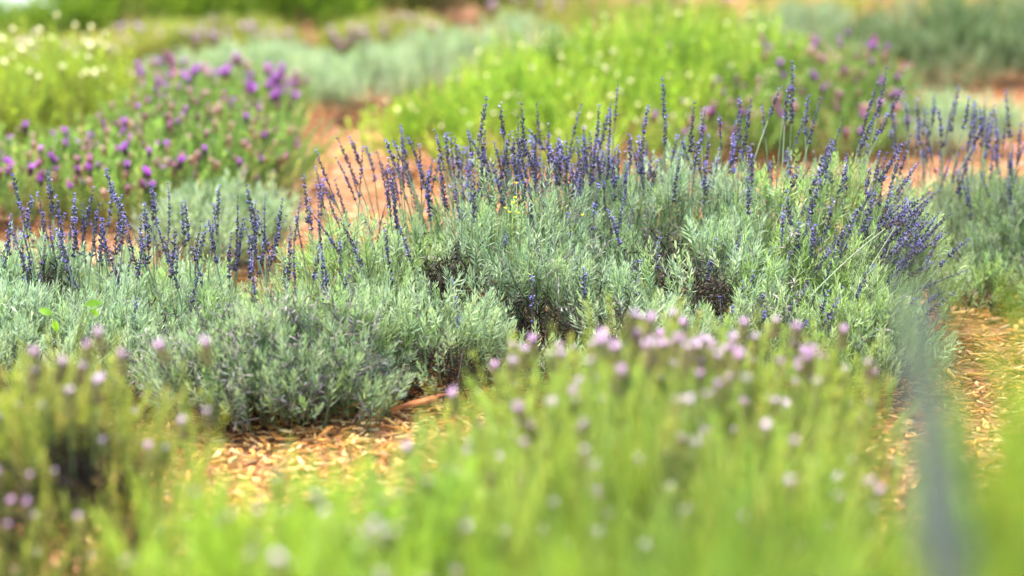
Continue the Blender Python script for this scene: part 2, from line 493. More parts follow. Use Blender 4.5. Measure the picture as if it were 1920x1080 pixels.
# ------------------------------------------------------------------ lavender stalks
def lav_head(rng, L):
    """a spike of whorled buds: some open, some faded brown, some missing"""
    g = Geo(); nw = int(L / rng.uniform(0.0054, 0.0072)); bend = rng.normal(0, 0.07); bend2 = rng.normal(0, 0.03); fl = rng.uniform(0.2, 0.75); fat = rng.uniform(0.62, 1.0)
    fade = rng.uniform(0.05, 0.35)
    ax = lambda t: np.array((bend * L * t * t, bend2 * L * t, L * t))
    g.tube([ax(0), ax(0.3), ax(0.65), ax(0.97)], (0.0011, 0.001, 0.0008, 0.0005), (0.16, 0.18, 0.12), 4)
    az = 0
    for i in range(nw):
        t = i / (nw - 1); az += 0.5
        if t < 0.25 and rng.random() < 0.25: continue
        wide = fat * (1 - 0.45 * t ** 3) * rng.uniform(0.75, 1.15)
        k = int(rng.integers(5, 8)) if t < 0.85 else 4
        old = rng.random() < fade * (1.3 - t)
        for j in range(k):
            a = az + j * 6.283 / k + rng.normal(0, 0.25)
            e = np.array((math.cos(a), math.sin(a), 0))
            d = e * rng.uniform(0.35, 0.95) + np.array((0, 0, 0.95))
            v = rng.uniform(0.55, 1.3)
            if old: c = np.array((0.13, 0.085, 0.085)) * v
            else: c = np.array((0.068, 0.060, 0.125)) * v if rng.random() < 0.7 else np.array((0.15, 0.145, 0.20)) * v
            b = ax(min(1, max(0, t + rng.normal(0, 0.3) / nw))) + e * 0.0011 * wide
            ll = 0.0066 * rng.uniform(0.7, 1.2) * wide
            g.pod(b, d, ll, 0.00145 * wide, c, 5)
            if not old and rng.random() < fl * 0.6:
                tip = b + unit(d) * ll * 0.92; u = rng.uniform(0.8, 1.25)
                cc = np.array((0.205, 0.18, 0.455)) * u if rng.random() < 0.8 else np.array((0.36, 0.33, 0.56)) * u
                for q in range(4):
                    a2 = a + q * 1.571 + 0.4
                    s1 = np.array((math.cos(a2), math.sin(a2), 0.35)) * 0.0022
                    s2 = np.array((math.cos(a2 + 0.9), math.sin(a2 + 0.9), 0.2)) * 0.0015
                    s3 = np.array((math.cos(a2 - 0.9), math.sin(a2 - 0.9), 0.2)) * 0.0015
                    g.add([tip, tip + s3, tip + s1 + unit(d) * 0.001, tip + s2], [(0, 1, 2), (0, 2, 3)], cc)
    return g.arrays()


rngh = np.random.default_rng(77)
HEAD_L = np.linspace(0.035, 0.115, 32)
HEADS = [mesh_from('flower_head', *lav_head(rngh, L), M_FLOWER) for L in HEAD_L]
STEMS = []
for L in np.linspace(0.06, 0.34, 15):
    for bend in (0.03, 0.08, 0.14):
        g = Geo(); P = [np.array((bend * L * (t * t), 0, L * t)) for t in np.linspace(0, 1, 6)]
        g.tube(P, np.linspace(0.0015, 0.0011, 6), (0.25, 0.31, 0.15), 5, False)
        t_end = unit(P[-1] - P[-2])
        STEMS.append((L, mesh_from('flower_stalk', *g.arrays(), M_STEM), P[-1], t_end))
STEM_L = np.array([s[0] for s in STEMS])


def stalk(root, base, tip, lean, stem_len, head_len, rng):
    """a flower stalk whose head ends at tip; lean is the direction of the head"""
    lean = unit(np.asarray(lean, float))
    hi = int(np.argmin(np.abs(HEAD_L - head_len) + rng.uniform(0, 0.012, len(HEAD_L))))
    si = int(np.argmin(np.abs(STEM_L - stem_len) + rng.uniform(0, 0.004, len(STEM_L))))
    L, me, p_end, t_end = STEMS[si]
    hl = HEAD_L[hi]
    foot = tip - lean * (hl + L * 0.985)
    hx = np.array((lean[0], lean[1], 0)); az = math.atan2(hx[1], hx[0]) + rng.normal(0, 0.6)
    R = basis(lean[None], np.array((rng.uniform(0, 6.28),)))[0]
    o = link('flower_stalk', me, root)
    o.matrix_local = Matrix([list(R[a]) + [foot[a] - base[a]] for a in range(3)] + [[0, 0, 0, 1]])
    h = link('flower_head', HEADS[hi], o)
    Rh = basis(t_end[None], np.array((rng.uniform(0, 6.28),)))[0] * rng.uniform(0.92, 1.1)
    h.matrix_local = Matrix([list(Rh[a]) + [p_end[a]] for a in range(3)] + [[0, 0, 0, 1]])


# ------------------------------------------------------------------ tufted flower heads (with raised bracts)
def bract_head(rng, body, bract, L=0.022, R=0.006, ear=0.016, stem=0.06, ears=5, stemcol=(0.2, 0.28, 0.08)):
    g = Geo()
    g.tube([(0, 0, -stem), (rng.normal(0, .002), rng.normal(0, .002), -stem / 2), (0, 0, 0)], (0.0013, 0.0012, 0.0012), stemcol, 4, False)
    rows = 6
    for i in range(rows):
        t = i / (rows - 1); r = R * (0.55 + 1.1 * t - 1.25 * t * t) * 1.15
        for k in range(6):
            a = k * 1.047 + i * 0.52; e = np.array((math.cos(a), math.sin(a), 0))
            v = rng.uniform(0.7, 1.25)
            g.pod(e * r * 0.6 + np.array((0, 0, L * t * 0.85)), e * 0.7 + np.array((0, 0, 0.8)), L * 0.32, R * 0.42, np.array(body[rng.integers(len(body))]) * v, 4)
    for k in range(ears):
        a = k * 6.283 / ears + rng.normal(0, 0.25); v = rng.uniform(0.85, 1.15)
        g.leaf((0, 0, L * 0.85), a, rng.uniform(0.15, 0.55), rng.uniform(0.3, 1.1), ear * rng.uniform(0.75, 1.25), ear * 0.5, np.array(bract) * v, rng.normal(0, 0.3))
        g.leaf((0, 0, L * 0.8), a + 0.5, rng.uniform(0.5, 0.9), rng.uniform(0.7, 1.3), ear * 0.6, ear * 0.35, np.array(bract) * v * 0.9, rng.normal(0, 0.3))
    return g.arrays()


rngf = np.random.default_rng(9)
def heads(body, bract, n=5, **kw):
    return [mesh_from('flower_head', *bract_head(rngf, body, bract, **kw), M_PETAL) for _ in range(n)]


H_PALEPINK = heads([(0.34, 0.37, 0.09), (0.30, 0.36, 0.08), (0.36, 0.26, 0.16)], (0.64, 0.44, 0.60), ear=0.013, R=0.0045) + \
             heads([(0.34, 0.37, 0.09), (0.33, 0.24, 0.14)], (0.66, 0.54, 0.62), 3, ear=0.011, R=0.0045)
H_WHITISH = heads([(0.32, 0.38, 0.10), (0.34, 0.36, 0.12)], (0.68, 0.56, 0.64), 4, ear=0.014, R=0.0045) + heads([(0.25, 0.32, 0.08)], (0.58, 0.58, 0.48), 3, ear=0.011)
H_PURPLE = heads([(0.10, 0.02, 0.12), (0.16, 0.05, 0.12), (0.12, 0.10, 0.06)], (0.40, 0.10, 0.48), 4, ear=0.024, R=0.008)
H_MAGENTA = heads([(0.28, 0.08, 0.12), (0.24, 0.12, 0.08)], (0.48, 0.14, 0.36), 3, ear=0.018, R=0.008)
H_SPENT = heads([(0.56, 0.28, 0.16), (0.50, 0.26, 0.17), (0.42, 0.33, 0.13)], (0.62, 0.38, 0.36), 4, ear=0.018, R=0.008)
H_CREAM = heads([(0.42, 0.50, 0.10), (0.5, 0.5, 0.15)], (0.78, 0.78, 0.42), 4, ear=0.024, R=0.008)
H_DUSTY = heads([(0.3, 0.24, 0.14)], (0.55, 0.40, 0.46), 4, ear=0.020, R=0.008)


def flowers(root, base, lobes, sets, n, rng, lift=(0.03, 0.07), scale=(0.85, 1.2), top=0.0, up=0.85, limit=300, front=0.35):
    """separate flower heads over the crown; sets = [(meshes, weight)]"""
    w = np.array([s[1] for s in sets], float); w /= w.sum()
    area = np.array([(l.r[0] * l.r[1] + (l.r[0] + l.r[1]) * l.r[2]) * l.w for l in lobes]); area /= area.sum()
    done = 0; tries = 0
    while done < min(n, limit) and tries < n * 12:
        tries += 1
        l = lobes[rng.choice(len(lobes), p=area)]
        q = rng.normal(0, 1, 3); q[2] = abs(q[2]); q[1] = q[1] - front; q = unit(q)
        if q[2] < top: continue
        p = l.c + q * l.r
        if any(((((p - b.c) / b.r) ** 2).sum() < 0.85) for b in lobes if b is not l): continue
        d = unit(unit(q / l.r) * (1 - up) + np.array((0, 0, up)) + rng.normal(0, 0.14, 3))
        p = p + d * rng.uniform(*lift)
        ms = sets[rng.choice(len(sets), p=w)][0]
        place_flower(root, base, ms[rng.integers(len(ms))], p, d, rng.uniform(*scale), rng)
        done += 1


def place_flower(root, base, me, p, d, s, rng):
    o = link('flower_head', me, root)
    R = basis(np.asarray(d)[None], np.array((rng.uniform(0, 6.28),)))[0] * s
    o.matrix_local = Matrix([list(R[a]) + [p[a] - base[a]] for a in range(3)] + [[0, 0, 0, 1]])


# ------------------------------------------------------------------ palettes (albedo, some with shade put in)
GREY = [((0.31, 0.41, 0.235), 4), ((0.37, 0.455, 0.31), 3), ((0.33, 0.45, 0.19), 2), ((0.25, 0.35, 0.20), 2)]
GREYDULL = [((0.245, 0.33, 0.18), 3), ((0.28, 0.345, 0.215), 3), ((0.26, 0.37, 0.14), 2)]
GREYLIME = [((0.30, 0.43, 0.135), 3), ((0.33, 0.43, 0.21), 2), ((0.36, 0.47, 0.23), 1)]
GREYBLUE = [((0.265, 0.34, 0.185), 3), ((0.31, 0.38, 0.22), 3), ((0.20, 0.28, 0.13), 2)]
GREYDARK = [((0.12, 0.17, 0.075), 3), ((0.20, 0.25, 0.13), 2), ((0.06, 0.10, 0.03), 3)]  # the darkest green paints shadow pockets into the bush
LIME = [((0.225, 0.335, 0.042), 4), ((0.31, 0.39, 0.06), 2), ((0.13, 0.23, 0.028), 3)]  # the last, darker green stands in for shadow pockets inside the mound
YELLOWGREEN = [((0.27, 0.33, 0.045), 3), ((0.25, 0.34, 0.05), 3), ((0.20, 0.22, 0.05), 2)]
SOFTYELLOW = [((0.31, 0.37, 0.085), 3), ((0.29, 0.39, 0.09), 3), ((0.35, 0.34, 0.10), 1)]
OLIVE = [((0.29, 0.31, 0.07), 3), ((0.25, 0.30, 0.07), 3), ((0.33, 0.29, 0.10), 1)]
MIDGREEN = [((0.16, 0.26, 0.07), 3), ((0.19, 0.29, 0.08), 3), ((0.11, 0.18, 0.05), 2), ((0.26, 0.25, 0.10), 1)]
HEDGE = [((0.15, 0.25, 0.025), 3), ((0.19, 0.29, 0.03), 2), ((0.08, 0.15, 0.015), 2)]
DARKOLIVE = [((0.08, 0.11, 0.022), 3), ((0.11, 0.13, 0.028), 2), ((0.11, 0.08, 0.045), 1)]
FRESH_NEAR = [((0.155, 0.245, 0.026), 4), ((0.19, 0.25, 0.045), 2), ((0.13, 0.21, 0.045), 2)]
FRESH = [((0.27, 0.40, 0.045), 4), ((0.30, 0.40, 0.075), 2), ((0.22, 0.34, 0.08), 2)]

# ------------------------------------------------------------------ the lavenders in focus
main_lobes = [Lobe(950, 375, 4.02, 270, 0.27, drop=0.038), Lobe(1270, 350, 4.12, 260, 0.30, drop=0.038), Lobe(1540, 335, 4.10, 210, 0.30, 1, drop=0.038),
              Lobe(700, 450, 3.92, 170, 0.22, 2, drop=0.038), Lobe(810, 550, 3.64, 150, 0.15, drop=0.038), Lobe(1040, 490, 3.80, 150, 0.20, drop=0.038),
              Lobe(1190, 560, 3.62, 110, 0.14, drop=0.038), Lobe(1330, 470, 3.82, 150, 0.2, drop=0.038), Lobe(1500, 500, 3.76, 170, 0.22, 1, drop=0.038), Lobe(1620, 560, 3.72, 90, 0.18, 1, drop=0.038),
              Lobe(950, 610, 3.60, 80, 0.10, drop=0.038)]
main, main_b = plant('lavender_bush', 'large grey green lavender mound in focus with a crown of violet blue spikes', 'lavender', main_lobes,
                     [GREY, GREYLIME, GREYLIME], T_LAV, M_GREY, 12500, 0.06, 'lavenders with violet spikes', 3, 300, dry=0.06, bump=0.042, upness=0.6, inner=0.35,
                     gaps=((860, 515, 0.05, 0.030), (805, 535, 0.03, 0.022), (1250, 510, 0.06, 0.034), (1000, 600, 0.055, 0.046), (930, 585, 0.035, 0.035), (1340, 545, 0.04, 0.028), (1090, 625, 0.04, 0.038),
                           (730, 720, 0.035, 0.05), (860, 690, 0.045, 0.038), (1180, 640, 0.04, 0.03)))

front_lobes = [Lobe(520, 610, 3.50, 120, 0.17, 1), Lobe(650, 600, 3.56, 100, 0.16), Lobe(410, 640, 3.52, 100, 0.17), Lobe(600, 690, 3.42, 100, 0.12, 1)]
front, front_b = plant('lavender_bush', 'low dull grey lavender with dry twigs at the edge of the wood chips', 'lavender', front_lobes,
                       [GREYDULL, GREYDULL], T_LAV, M_GREY, 5200, 0.055, 'lavenders with violet spikes', 5, 300, dry=0.30, bump=0.032, upness=0.6)

left_lobes = [Lobe(90, 490, 3.95, 200, 0.25, drop=0.034), Lobe(320, 545, 3.88, 130, 0.2, drop=0.034), Lobe(40, 590, 3.62, 140, 0.16, drop=0.034), Lobe(220, 600, 3.66, 110, 0.15, drop=0.034), Lobe(-120, 520, 3.8, 160, 0.25, drop=0.034),
              Lobe(120, 660, 3.55, 90, 0.12, drop=0.034)]
left, left_b = plant('lavender_bush', 'grey lavender with dark violet spikes beside the purple flowered bush', 'lavender', left_lobes,
                     [GREY], T_LAV, M_GREY, 6800, 0.06, 'lavenders with violet spikes', 7, 300, dry=0.05, bump=0.036, upness=0.6, inner=0.35,
                     gaps=((200, 610, 0.04, 0.025), (60, 545, 0.03, 0.015), (130, 680, 0.05, 0.025), (290, 640, 0.03, 0.025)))

right_lobes = [Lobe(1870, 335, 4.55, 150, 0.32, 0, drop=0.045), Lobe(2030, 330, 4.5, 170, 0.4, 0, drop=0.045), Lobe(1840, 500, 4.22, 80, 0.12, 1, drop=0.045), Lobe(1930, 440, 4.3, 110, 0.2, drop=0.045), Lobe(1800, 430, 4.4, 60, 0.18, 0, drop=0.045)]
right, right_b = plant('lavender_bush', 'soft grey lavender at the right edge with dark thin spikes above orange mulch', 'lavender', right_lobes,
                       [GREYDULL, GREYLIME], T_LAV, M_GREY, 4600, 0.07, 'lavenders with violet spikes', 9, 250, dry=0.04, bump=0.034, upness=0.62)

MAIN_TIPS = [(896, 190), (942, 197), (968, 213), (1013, 190), (1028, 202), (1053, 205), (1087, 210), (1108, 202), (1133, 195), (1159, 172),
  (1223, 200), (1250, 153), (680, 252), (738, 255), (747, 248), (787, 250), (815, 247), (845, 257), (860, 262), (922, 232), (635, 285), (657, 287),
  (678, 290), (780, 277), (802, 265), (805, 292), (727, 310), (755, 283), (888, 280), (907, 247), (935, 247), (998, 217), (995, 240), (1020, 243),
  (973, 260), (1050, 250), (1033, 250), (1070, 303), (1112, 260), (1143, 250), (1162, 293), (1183, 237), (1190, 260), (1240, 240), (872, 268), (880, 300),
  (950, 270), (962, 300), (1005, 270), (1040, 290), (1090, 250), (1085, 300), (1100, 280), (1125, 255), (1205, 300), (1260, 215), (1262, 290), (700, 320),
  (715, 345), (735, 300), (770, 320), (820, 330), (838, 310), (860, 330), (915, 290), (930, 310), (1015, 310), (1060, 270), (985, 290),
  (1287, 200), (1305, 202), (1322, 203), (1353, 223), (1363, 218), (1395, 178), (1403, 190), (1435, 187), (1450, 163), (1463, 157), (1475, 170), (1490, 133),
  (1497, 210), (1527, 188), (1547, 193), (1580, 160), (1623, 195), (1577, 227), (1587, 229), (1657, 213), (1683, 145), (1693, 170), (1308, 272), (1338, 283),
  (1407, 280), (1395, 257), (1450, 303), (1553, 280), (1543, 303), (1675, 273), (1727, 277), (1710, 263), (1653, 283), (1700, 290), (1690, 305), (1718, 300),
  (1480, 360), (1498, 378), (1568, 372), (1603, 363), (1542, 403), (1590, 433), (1572, 435), (1643, 363), (1660, 350), (1680, 363), (1730, 360), (1720, 393),
  (1703, 403), (1737, 410), (1715, 375), (1695, 385), (1725, 420), (1750, 440), (1747, 497), (1357, 443), (1327, 457), (1508, 420), (1533, 437), (1593, 493), (1543, 473), (1433, 563), (1393, 567),
  (883, 325), (985, 305), (1087, 330), (1110, 350), (1135, 377), (1173, 387), (1190, 387), (1063, 410), (825, 400), (763, 420), (733, 430), (695, 403),
  (917, 447), (893, 527), (1070, 463), (1077, 517), (982, 523), (1193, 440), (1168, 493), (1200, 500), (660, 463), (650, 500), (702, 460), (640, 380), (620, 350), (1620, 300), (1640, 320), (1600, 330)]
FRONT_TIPS = [(553, 450), (518, 490), (567, 490), (575, 460), (607, 460), (618, 450), (612, 500), (563, 330), (590, 310), (533, 375), (553, 380), (582, 373),
  (488, 368), (505, 370), (490, 425), (505, 417), (518, 422), (600, 345), (545, 410), (570, 400), (485, 470), (605, 380)]
LEFT_TIPS = [(37, 317), (128, 320), (250, 333), (207, 357), (323, 353), (90, 345), (73, 385), (147, 365), (162, 380), (178, 395), (218, 377), (262, 373), (233, 415),
  (273, 415), (287, 413), (295, 413), (312, 385), (330, 388), (337, 418), (362, 418), (373, 413), (425, 365), (408, 423), (440, 415), (447, 420), (460, 362),
  (28, 455), (8, 463), (177, 432), (125, 440), (163, 443), (397, 473), (338, 493), (220, 473), (128, 573), (247, 568), (278, 582), (292, 590), (35, 513), (100, 350), (112, 365), (130, 370),
  (20, 400), (60, 420), (85, 395), (95, 430), (115, 400), (140, 410), (155, 420), (425, 420), (300, 450), (320, 440), (350, 470), (450, 460), (55, 500), (15, 560), (240, 450)]
RIGHT_TIPS = [(1733, 177), (1718, 197), (1707, 200), (1785, 168), (1750, 227), (1763, 230), (1823, 193), (1837, 198), (1847, 198), (1888, 180), (1900, 210), (1910, 163),
  (1810, 237), (1862, 233), (1773, 250), (1843, 273), (1898, 276), (1883, 300), (1825, 317), (1853, 343), (1910, 337), (1735, 260), (1790, 280), (1870, 260), (1918, 250), (1905, 240), (1880, 330)]


def stalks(root, base, tips, y_of, lean_of, lobes, rng, hl=(0.055, 0.115), sl=(0.12, 0.24)):
    for (px, py) in tips:
        y = y_of(px, py) + rng.normal(0, 0.05)
        hit = crown_y(px, py, lobes)
        if hit is not None: y = min(y, hit - rng.uniform(0.05, 0.11))
        tip = at(px + rng.normal(0, 2), py, y)
        s = rng.uniform(*sl) * (1.45 if px > 1480 else 1.0); h = rng.uniform(*hl)
        ln = lean_of(px, py, rng)
        stalk(root, base, tip, ln, s, h, rng)


rs = np.random.default_rng(31)
def main_y(px, py): return float(np.interp(py, (140, 300, 400, 600), (4.18, 4.05, 3.85, 3.55)))
def main_lean(px, py, r):
    lx = np.interp(px, (600, 760, 900, 1400, 1620, 1760), (-0.28, -0.22, 0.0, 0.05, 0.22, 0.55)) + r.normal(0, 0.10)
    if py > 340 and px > 1640: lx += 0.35
    return (lx, r.normal(0, 0.14), 1.0)
stalks(main, main_b, MAIN_TIPS, main_y, main_lean, main_lobes, rs)
for _ in range(165):                       # the shorter spikes that fill the crest
    px = rs.choice((rs.uniform(850, 1180), rs.uniform(560, 1700))); py = rs.uniform(255, 350)
    stalk(main, main_b, at(px, py, rs.uniform(4.0, 4.3)), main_lean(px, py, rs), rs.uniform(0.08, 0.16), rs.uniform(0.045, 0.08), rs)
for _ in range(62):                       # the dense bunch that droops over the right end
    px = rs.uniform(1675, 1760); py = rs.uniform(365, 640) if rs.random() < 0.55 else rs.uniform(360, 470)
    stalk(main, main_b, at(px, py, rs.uniform(3.72, 3.95)), (rs.uniform(0.2, 0.6), rs.normal(-0.1, 0.15), rs.uniform(0.45, 0.95)), rs.uniform(0.15, 0.28), rs.uniform(0.05, 0.09), rs)
for _ in range(40):                       # scattered spikes on the long stems at the right
    px = rs.uniform(1380, 1680); py = rs.uniform(330, 600)
    stalk(main, main_b, at(px, py, crown_y(px, py, main_lobes) - rs.uniform(0.04, 0.1) if crown_y(px, py, main_lobes) else 3.9), (rs.uniform(0.1, 0.5), rs.normal(-0.1, 0.12), 1), rs.uniform(0.15, 0.26), rs.uniform(0.04, 0.08), rs)
stalks(front, front_b, FRONT_TIPS, lambda px, py: float(np.interp(py, (330, 520), (3.95, 3.6))), lambda px, py, r: (r.normal(-0.05, 0.12), r.normal(0, 0.12), 1), front_lobes, rs)
stalks(left, left_b, LEFT_TIPS, lambda px, py: float(np.interp(py, (320, 450, 600), (4.05, 3.85, 3.55))), lambda px, py, r: (r.normal(0.0, 0.12), r.normal(0, 0.12), 1), left_lobes, rs)
stalks(right, right_b, RIGHT_TIPS, lambda px, py: float(np.interp(py, (160, 340), (4.6, 4.35))), lambda px, py, r: (r.normal(0.05, 0.09), r.normal(0, 0.1), 1), right_lobes, rs)

for _ in range(26):
    stalk(right, right_b, at(rs.uniform(1700, 1925), rs.uniform(185, 330), rs.uniform(4.3, 4.6)), (rs.normal(0.03, 0.09), rs.normal(0, 0.1), 1), rs.uniform(0.12, 0.22), rs.uniform(0.045, 0.08), rs)
for _ in range(30):
    stalk(left, left_b, at(rs.uniform(0, 500), rs.uniform(350, 480), rs.uniform(3.75, 4.05)), (rs.normal(0.0, 0.13), rs.normal(0, 0.1), 1), rs.uniform(0.10, 0.2), rs.uniform(0.045, 0.08), rs)

# ------------------------------------------------------------------ mid ground
def young(label, lobes, pal, n, seed, tuft=0.06, low=0.02, bump=0.035, upness=0.75, name='lavender_bush', group='grey leaved plants without spikes', dry=0.0, mat=None, temps=None):
    return plant(name, label, 'lavender', lobes, [pal], temps or T_LAV_FAR, mat or M_GREY, n, tuft, group, seed, 0, dry=dry, br=2, bump=bump, low=low, inner=0.25, upness=upness, scale=(0.7, 1.3))


young('small pale grey lavender on mulch behind the left violet spikes', [Lobe(410, 405, 4.9, 100, 0.17), Lobe(340, 430, 4.92, 70, 0.16), Lobe(455, 430, 4.85, 55, 0.14), Lobe(400, 450, 4.75, 90, 0.12)], GREYBLUE, 700, 41)
young('small grey plant on the orange mulch behind the right lavender', [Lobe(1800, 215, 6.9, 90, 0.2), Lobe(1750, 250, 6.7, 60, 0.15)], GREYBLUE, 500, 42)

purple_lobes = [Lobe(330, 215, 6.0, 130, 0.45, drop=0.05), Lobe(450, 255, 5.85, 90, 0.35, drop=0.05), Lobe(240, 285, 5.65, 110, 0.25, drop=0.05), Lobe(390, 300, 5.6, 140, 0.2, drop=0.05)]
o, b = plant('purple_flower_bush', 'green bush speckled with purple and rusty flower heads beside the orange path', 'flowering bush', purple_lobes, [MIDGREEN], T_SHOOT_FAR, M_GREEN, 2300, 0.08,
             'butterfly lavenders', 51, 0, upness=0.65, br=3, low=0.015, bump=0.04)
flowers(o, b, purple_lobes, [(H_PURPLE, 3), (H_SPENT, 6), (H_MAGENTA, 3)], 300, np.random.default_rng(52), scale=(0.42, 0.68), lift=(0.065, 0.125), front=0.75)
left_purple_lobes = [Lobe(60, 365, 5.65, 150, 0.26, drop=0.06), Lobe(-90, 375, 5.65, 120, 0.3, drop=0.06), Lobe(170, 345, 5.55, 90, 0.2, drop=0.06), Lobe(40, 410, 5.36, 160, 0.2, drop=0.04), Lobe(230, 395, 5.36, 120, 0.2, drop=0.04), Lobe(-110, 420, 5.36, 120, 0.2, drop=0.04)]
o, b = plant('purple_flower_bush', 'low bush with vivid purple heads below the cream tufted bush', 'flowering bush', left_purple_lobes, [MIDGREEN], T_SHOOT_FAR, M_GREEN, 1500, 0.08,
             'butterfly lavenders', 57, 0, upness=0.65, br=3, low=0.015, bump=0.04)
flowers(o, b, left_purple_lobes, [(H_PURPLE, 4), (H_SPENT, 4), (H_MAGENTA, 3)], 200, np.random.default_rng(58), scale=(0.5, 0.8), lift=(0.075, 0.14), front=0.6)
back_purple_lobes = [Lobe(420, 165, 7.3, 120, 0.4, drop=0.06), Lobe(310, 160, 7.4, 80, 0.35, drop=0.06), Lobe(520, 215, 7.2, 50, 0.3, drop=0.06)]
o, b = plant('purple_flower_bush', 'purple topped bush in front of the sage grey mounds', 'flowering bush', back_purple_lobes, [MIDGREEN], T_SHOOT_FAR, M_GREEN, 1600, 0.07,
             'butterfly lavenders', 53, 0, upness=0.65, br=2)
flowers(o, b, back_purple_lobes, [(H_PURPLE, 5), (H_MAGENTA, 2), (H_SPENT, 1)], 120, np.random.default_rng(54), scale=(0.75, 1.1), lift=(0.07, 0.14))

pinkr_lobes = [Lobe(1480, 120, 7.0, 140, 0.4, drop=0.06), Lobe(1590, 110, 7.1, 90, 0.35, drop=0.06), Lobe(1390, 200, 6.7, 90, 0.35, drop=0.06), Lobe(1560, 220, 6.6, 110, 0.3, drop=0.06), Lobe(1280, 250, 6.4, 80, 0.2, drop=0.06)]
o, b = plant('purple_flower_bush', 'green bush with pink and rust heads to the right of the lime bush', 'flowering bush', pinkr_lobes, [MIDGREEN], T_SHOOT_FAR, M_GREEN, 2600, 0.07,
             'butterfly lavenders', 55, 0, upness=0.65, br=2)
flowers(o, b, pinkr_lobes, [(H_SPENT, 3), (H_MAGENTA, 2), (H_PURPLE, 2)], 200, np.random.default_rng(56), scale=(0.55, 0.85), lift=(0.07, 0.13))

cream_lobes = [Lobe(70, 100, 6.9, 140, 0.35, drop=0.05), Lobe(180, 130, 6.8, 60, 0.3, drop=0.05), Lobe(60, 160, 6.5, 150, 0.25, drop=0.04), Lobe(-90, 110, 7.0, 110, 0.4, drop=0.05)]
o, b = plant('cream_flower_bush', 'yellow green bush with white tufts behind the purple flowered bush', 'flowering bush', cream_lobes, [YELLOWGREEN], T_SHOOT_FAR, M_GREEN, 2600, 0.07,
             'yellow green bushes with cream tufts', 61, 0, upness=0.85, br=3)
flowers(o, b, cream_lobes, [(H_CREAM, 1)], 80, np.random.default_rng(62), scale=(0.4, 0.7), top=0.45, lift=(0.08, 0.15))

lime_lobes = [Lobe(890, 200, 6.6, 120, 0.35, drop=0.035), Lobe(1040, 125, 7.1, 170, 0.5, drop=0.035), Lobe(1240, 55, 7.5, 200, 0.6, drop=0.035), Lobe(1400, 80, 7.4, 90, 0.5, drop=0.035), Lobe(830, 235, 6.4, 70, 0.25, drop=0.035),
              Lobe(1150, 170, 6.7, 200, 0.4, drop=0.035), Lobe(1330, 130, 6.9, 120, 0.4, drop=0.035), Lobe(1010, 240, 6.3, 180, 0.3, drop=0.035), Lobe(730, 285, 6.3, 50, 0.15, drop=0.035)]
o, b = plant('cream_flower_bush', 'big bright lime green mound with pale cream flowers', 'flowering bush', lime_lobes, [LIME], T_SHOOT_FAR, M_GREEN, 5800, 0.12,
             'yellow green bushes with cream tufts', 63, 0, upness=0.6, br=2, bump=0.055, inner=0.2, scale=(0.6, 1.0))
flowers(o, b, lime_lobes, [(H_CREAM, 1)], 160, np.random.default_rng(64), scale=(0.3, 0.55), lift=(0.08, 0.13))

# ------------------------------------------------------------------ back ground
young('sage grey mound at the far end of the orange path', [Lobe(690, 125, 7.9, 90, 0.3), Lobe(610, 140, 8.0, 60, 0.3), Lobe(650, 170, 7.7, 80, 0.25)], GREYBLUE, 1300, 71, 0.08, 0.05)
young('pale sage mound touching the lime bush', [Lobe(830, 90, 8.8, 110, 0.4), Lobe(960, 60, 9.2, 110, 0.4), Lobe(770, 120, 8.4, 70, 0.3)], GREYBLUE, 1300, 72)
young('sage grey mound behind the purple topped bush', [Lobe(480, 115, 8.7, 110, 0.4), Lobe(370, 125, 8.6, 80, 0.3), Lobe(560, 130, 8.5, 60, 0.3)], GREYBLUE, 1300, 73)
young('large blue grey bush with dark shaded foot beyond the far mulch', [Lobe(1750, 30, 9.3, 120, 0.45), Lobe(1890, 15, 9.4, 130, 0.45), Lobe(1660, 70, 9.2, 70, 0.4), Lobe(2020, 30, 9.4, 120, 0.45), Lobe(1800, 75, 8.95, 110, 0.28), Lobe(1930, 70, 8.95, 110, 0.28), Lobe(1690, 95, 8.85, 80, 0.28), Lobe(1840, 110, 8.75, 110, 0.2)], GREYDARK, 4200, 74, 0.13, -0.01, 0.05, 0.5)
young('pale sage bush peeking out behind the lime mound', [Lobe(1530, 35, 9.9, 90, 0.4), Lobe(1460, 40, 10.0, 60, 0.35)], GREYBLUE, 1000, 75)

def dusty(label, lobes, seed, nf, pal=OLIVE, n=1700, sink=0.05):
    for l in lobes: l.r[2] = max(0.03, l.r[2] - sink)
    o, b = plant('dusty_pink_bush', label, 'flowering bush', lobes, [pal], T_SHOOT_FAR, M_GREEN, n, 0.08, 'olive bushes with dusty pink tops', seed, 0, upness=0.8, br=2)
    flowers(o, b, lobes, [(H_DUSTY, 1)], nf, np.random.default_rng(seed + 1), scale=(1.0, 1.6), top=0.4, lift=(0.03, 0.09))


dusty('olive bush with dusty pink top beneath the bright green hedge', [Lobe(430, 50, 9.7, 110, 0.4), Lobe(510, 70, 9.6, 50, 0.3)], 81, 50)
dusty('yellow olive bush left of the pink topped one beneath the hedge', [Lobe(280, 60, 9.6, 80, 0.4), Lobe(220, 90, 9.4, 60, 0.3)], 83, 25)
dusty('low olive bush with pale pink tops in front of the dark hedge', [Lobe(730, 45, 10.0, 90, 0.4), Lobe(650, 65, 9.8, 50, 0.3), Lobe(800, 50, 10.1, 40, 0.3)], 85, 50)
dusty('brownish olive plant behind the cream tufted bush', [Lobe(60, 85, 9.0, 120, 0.35), Lobe(170, 95, 9.0, 60, 0.3)], 87, 40)
dusty('far olive strip of plants with violet tinge behind the lime mound', [Lobe(1130, 5, 11.2, 120, 0.4), Lobe(1280, 0, 11.4, 120, 0.4), Lobe(1000, 20, 10.6, 90, 0.3)], 89, 40, n=1000, sink=0.0)
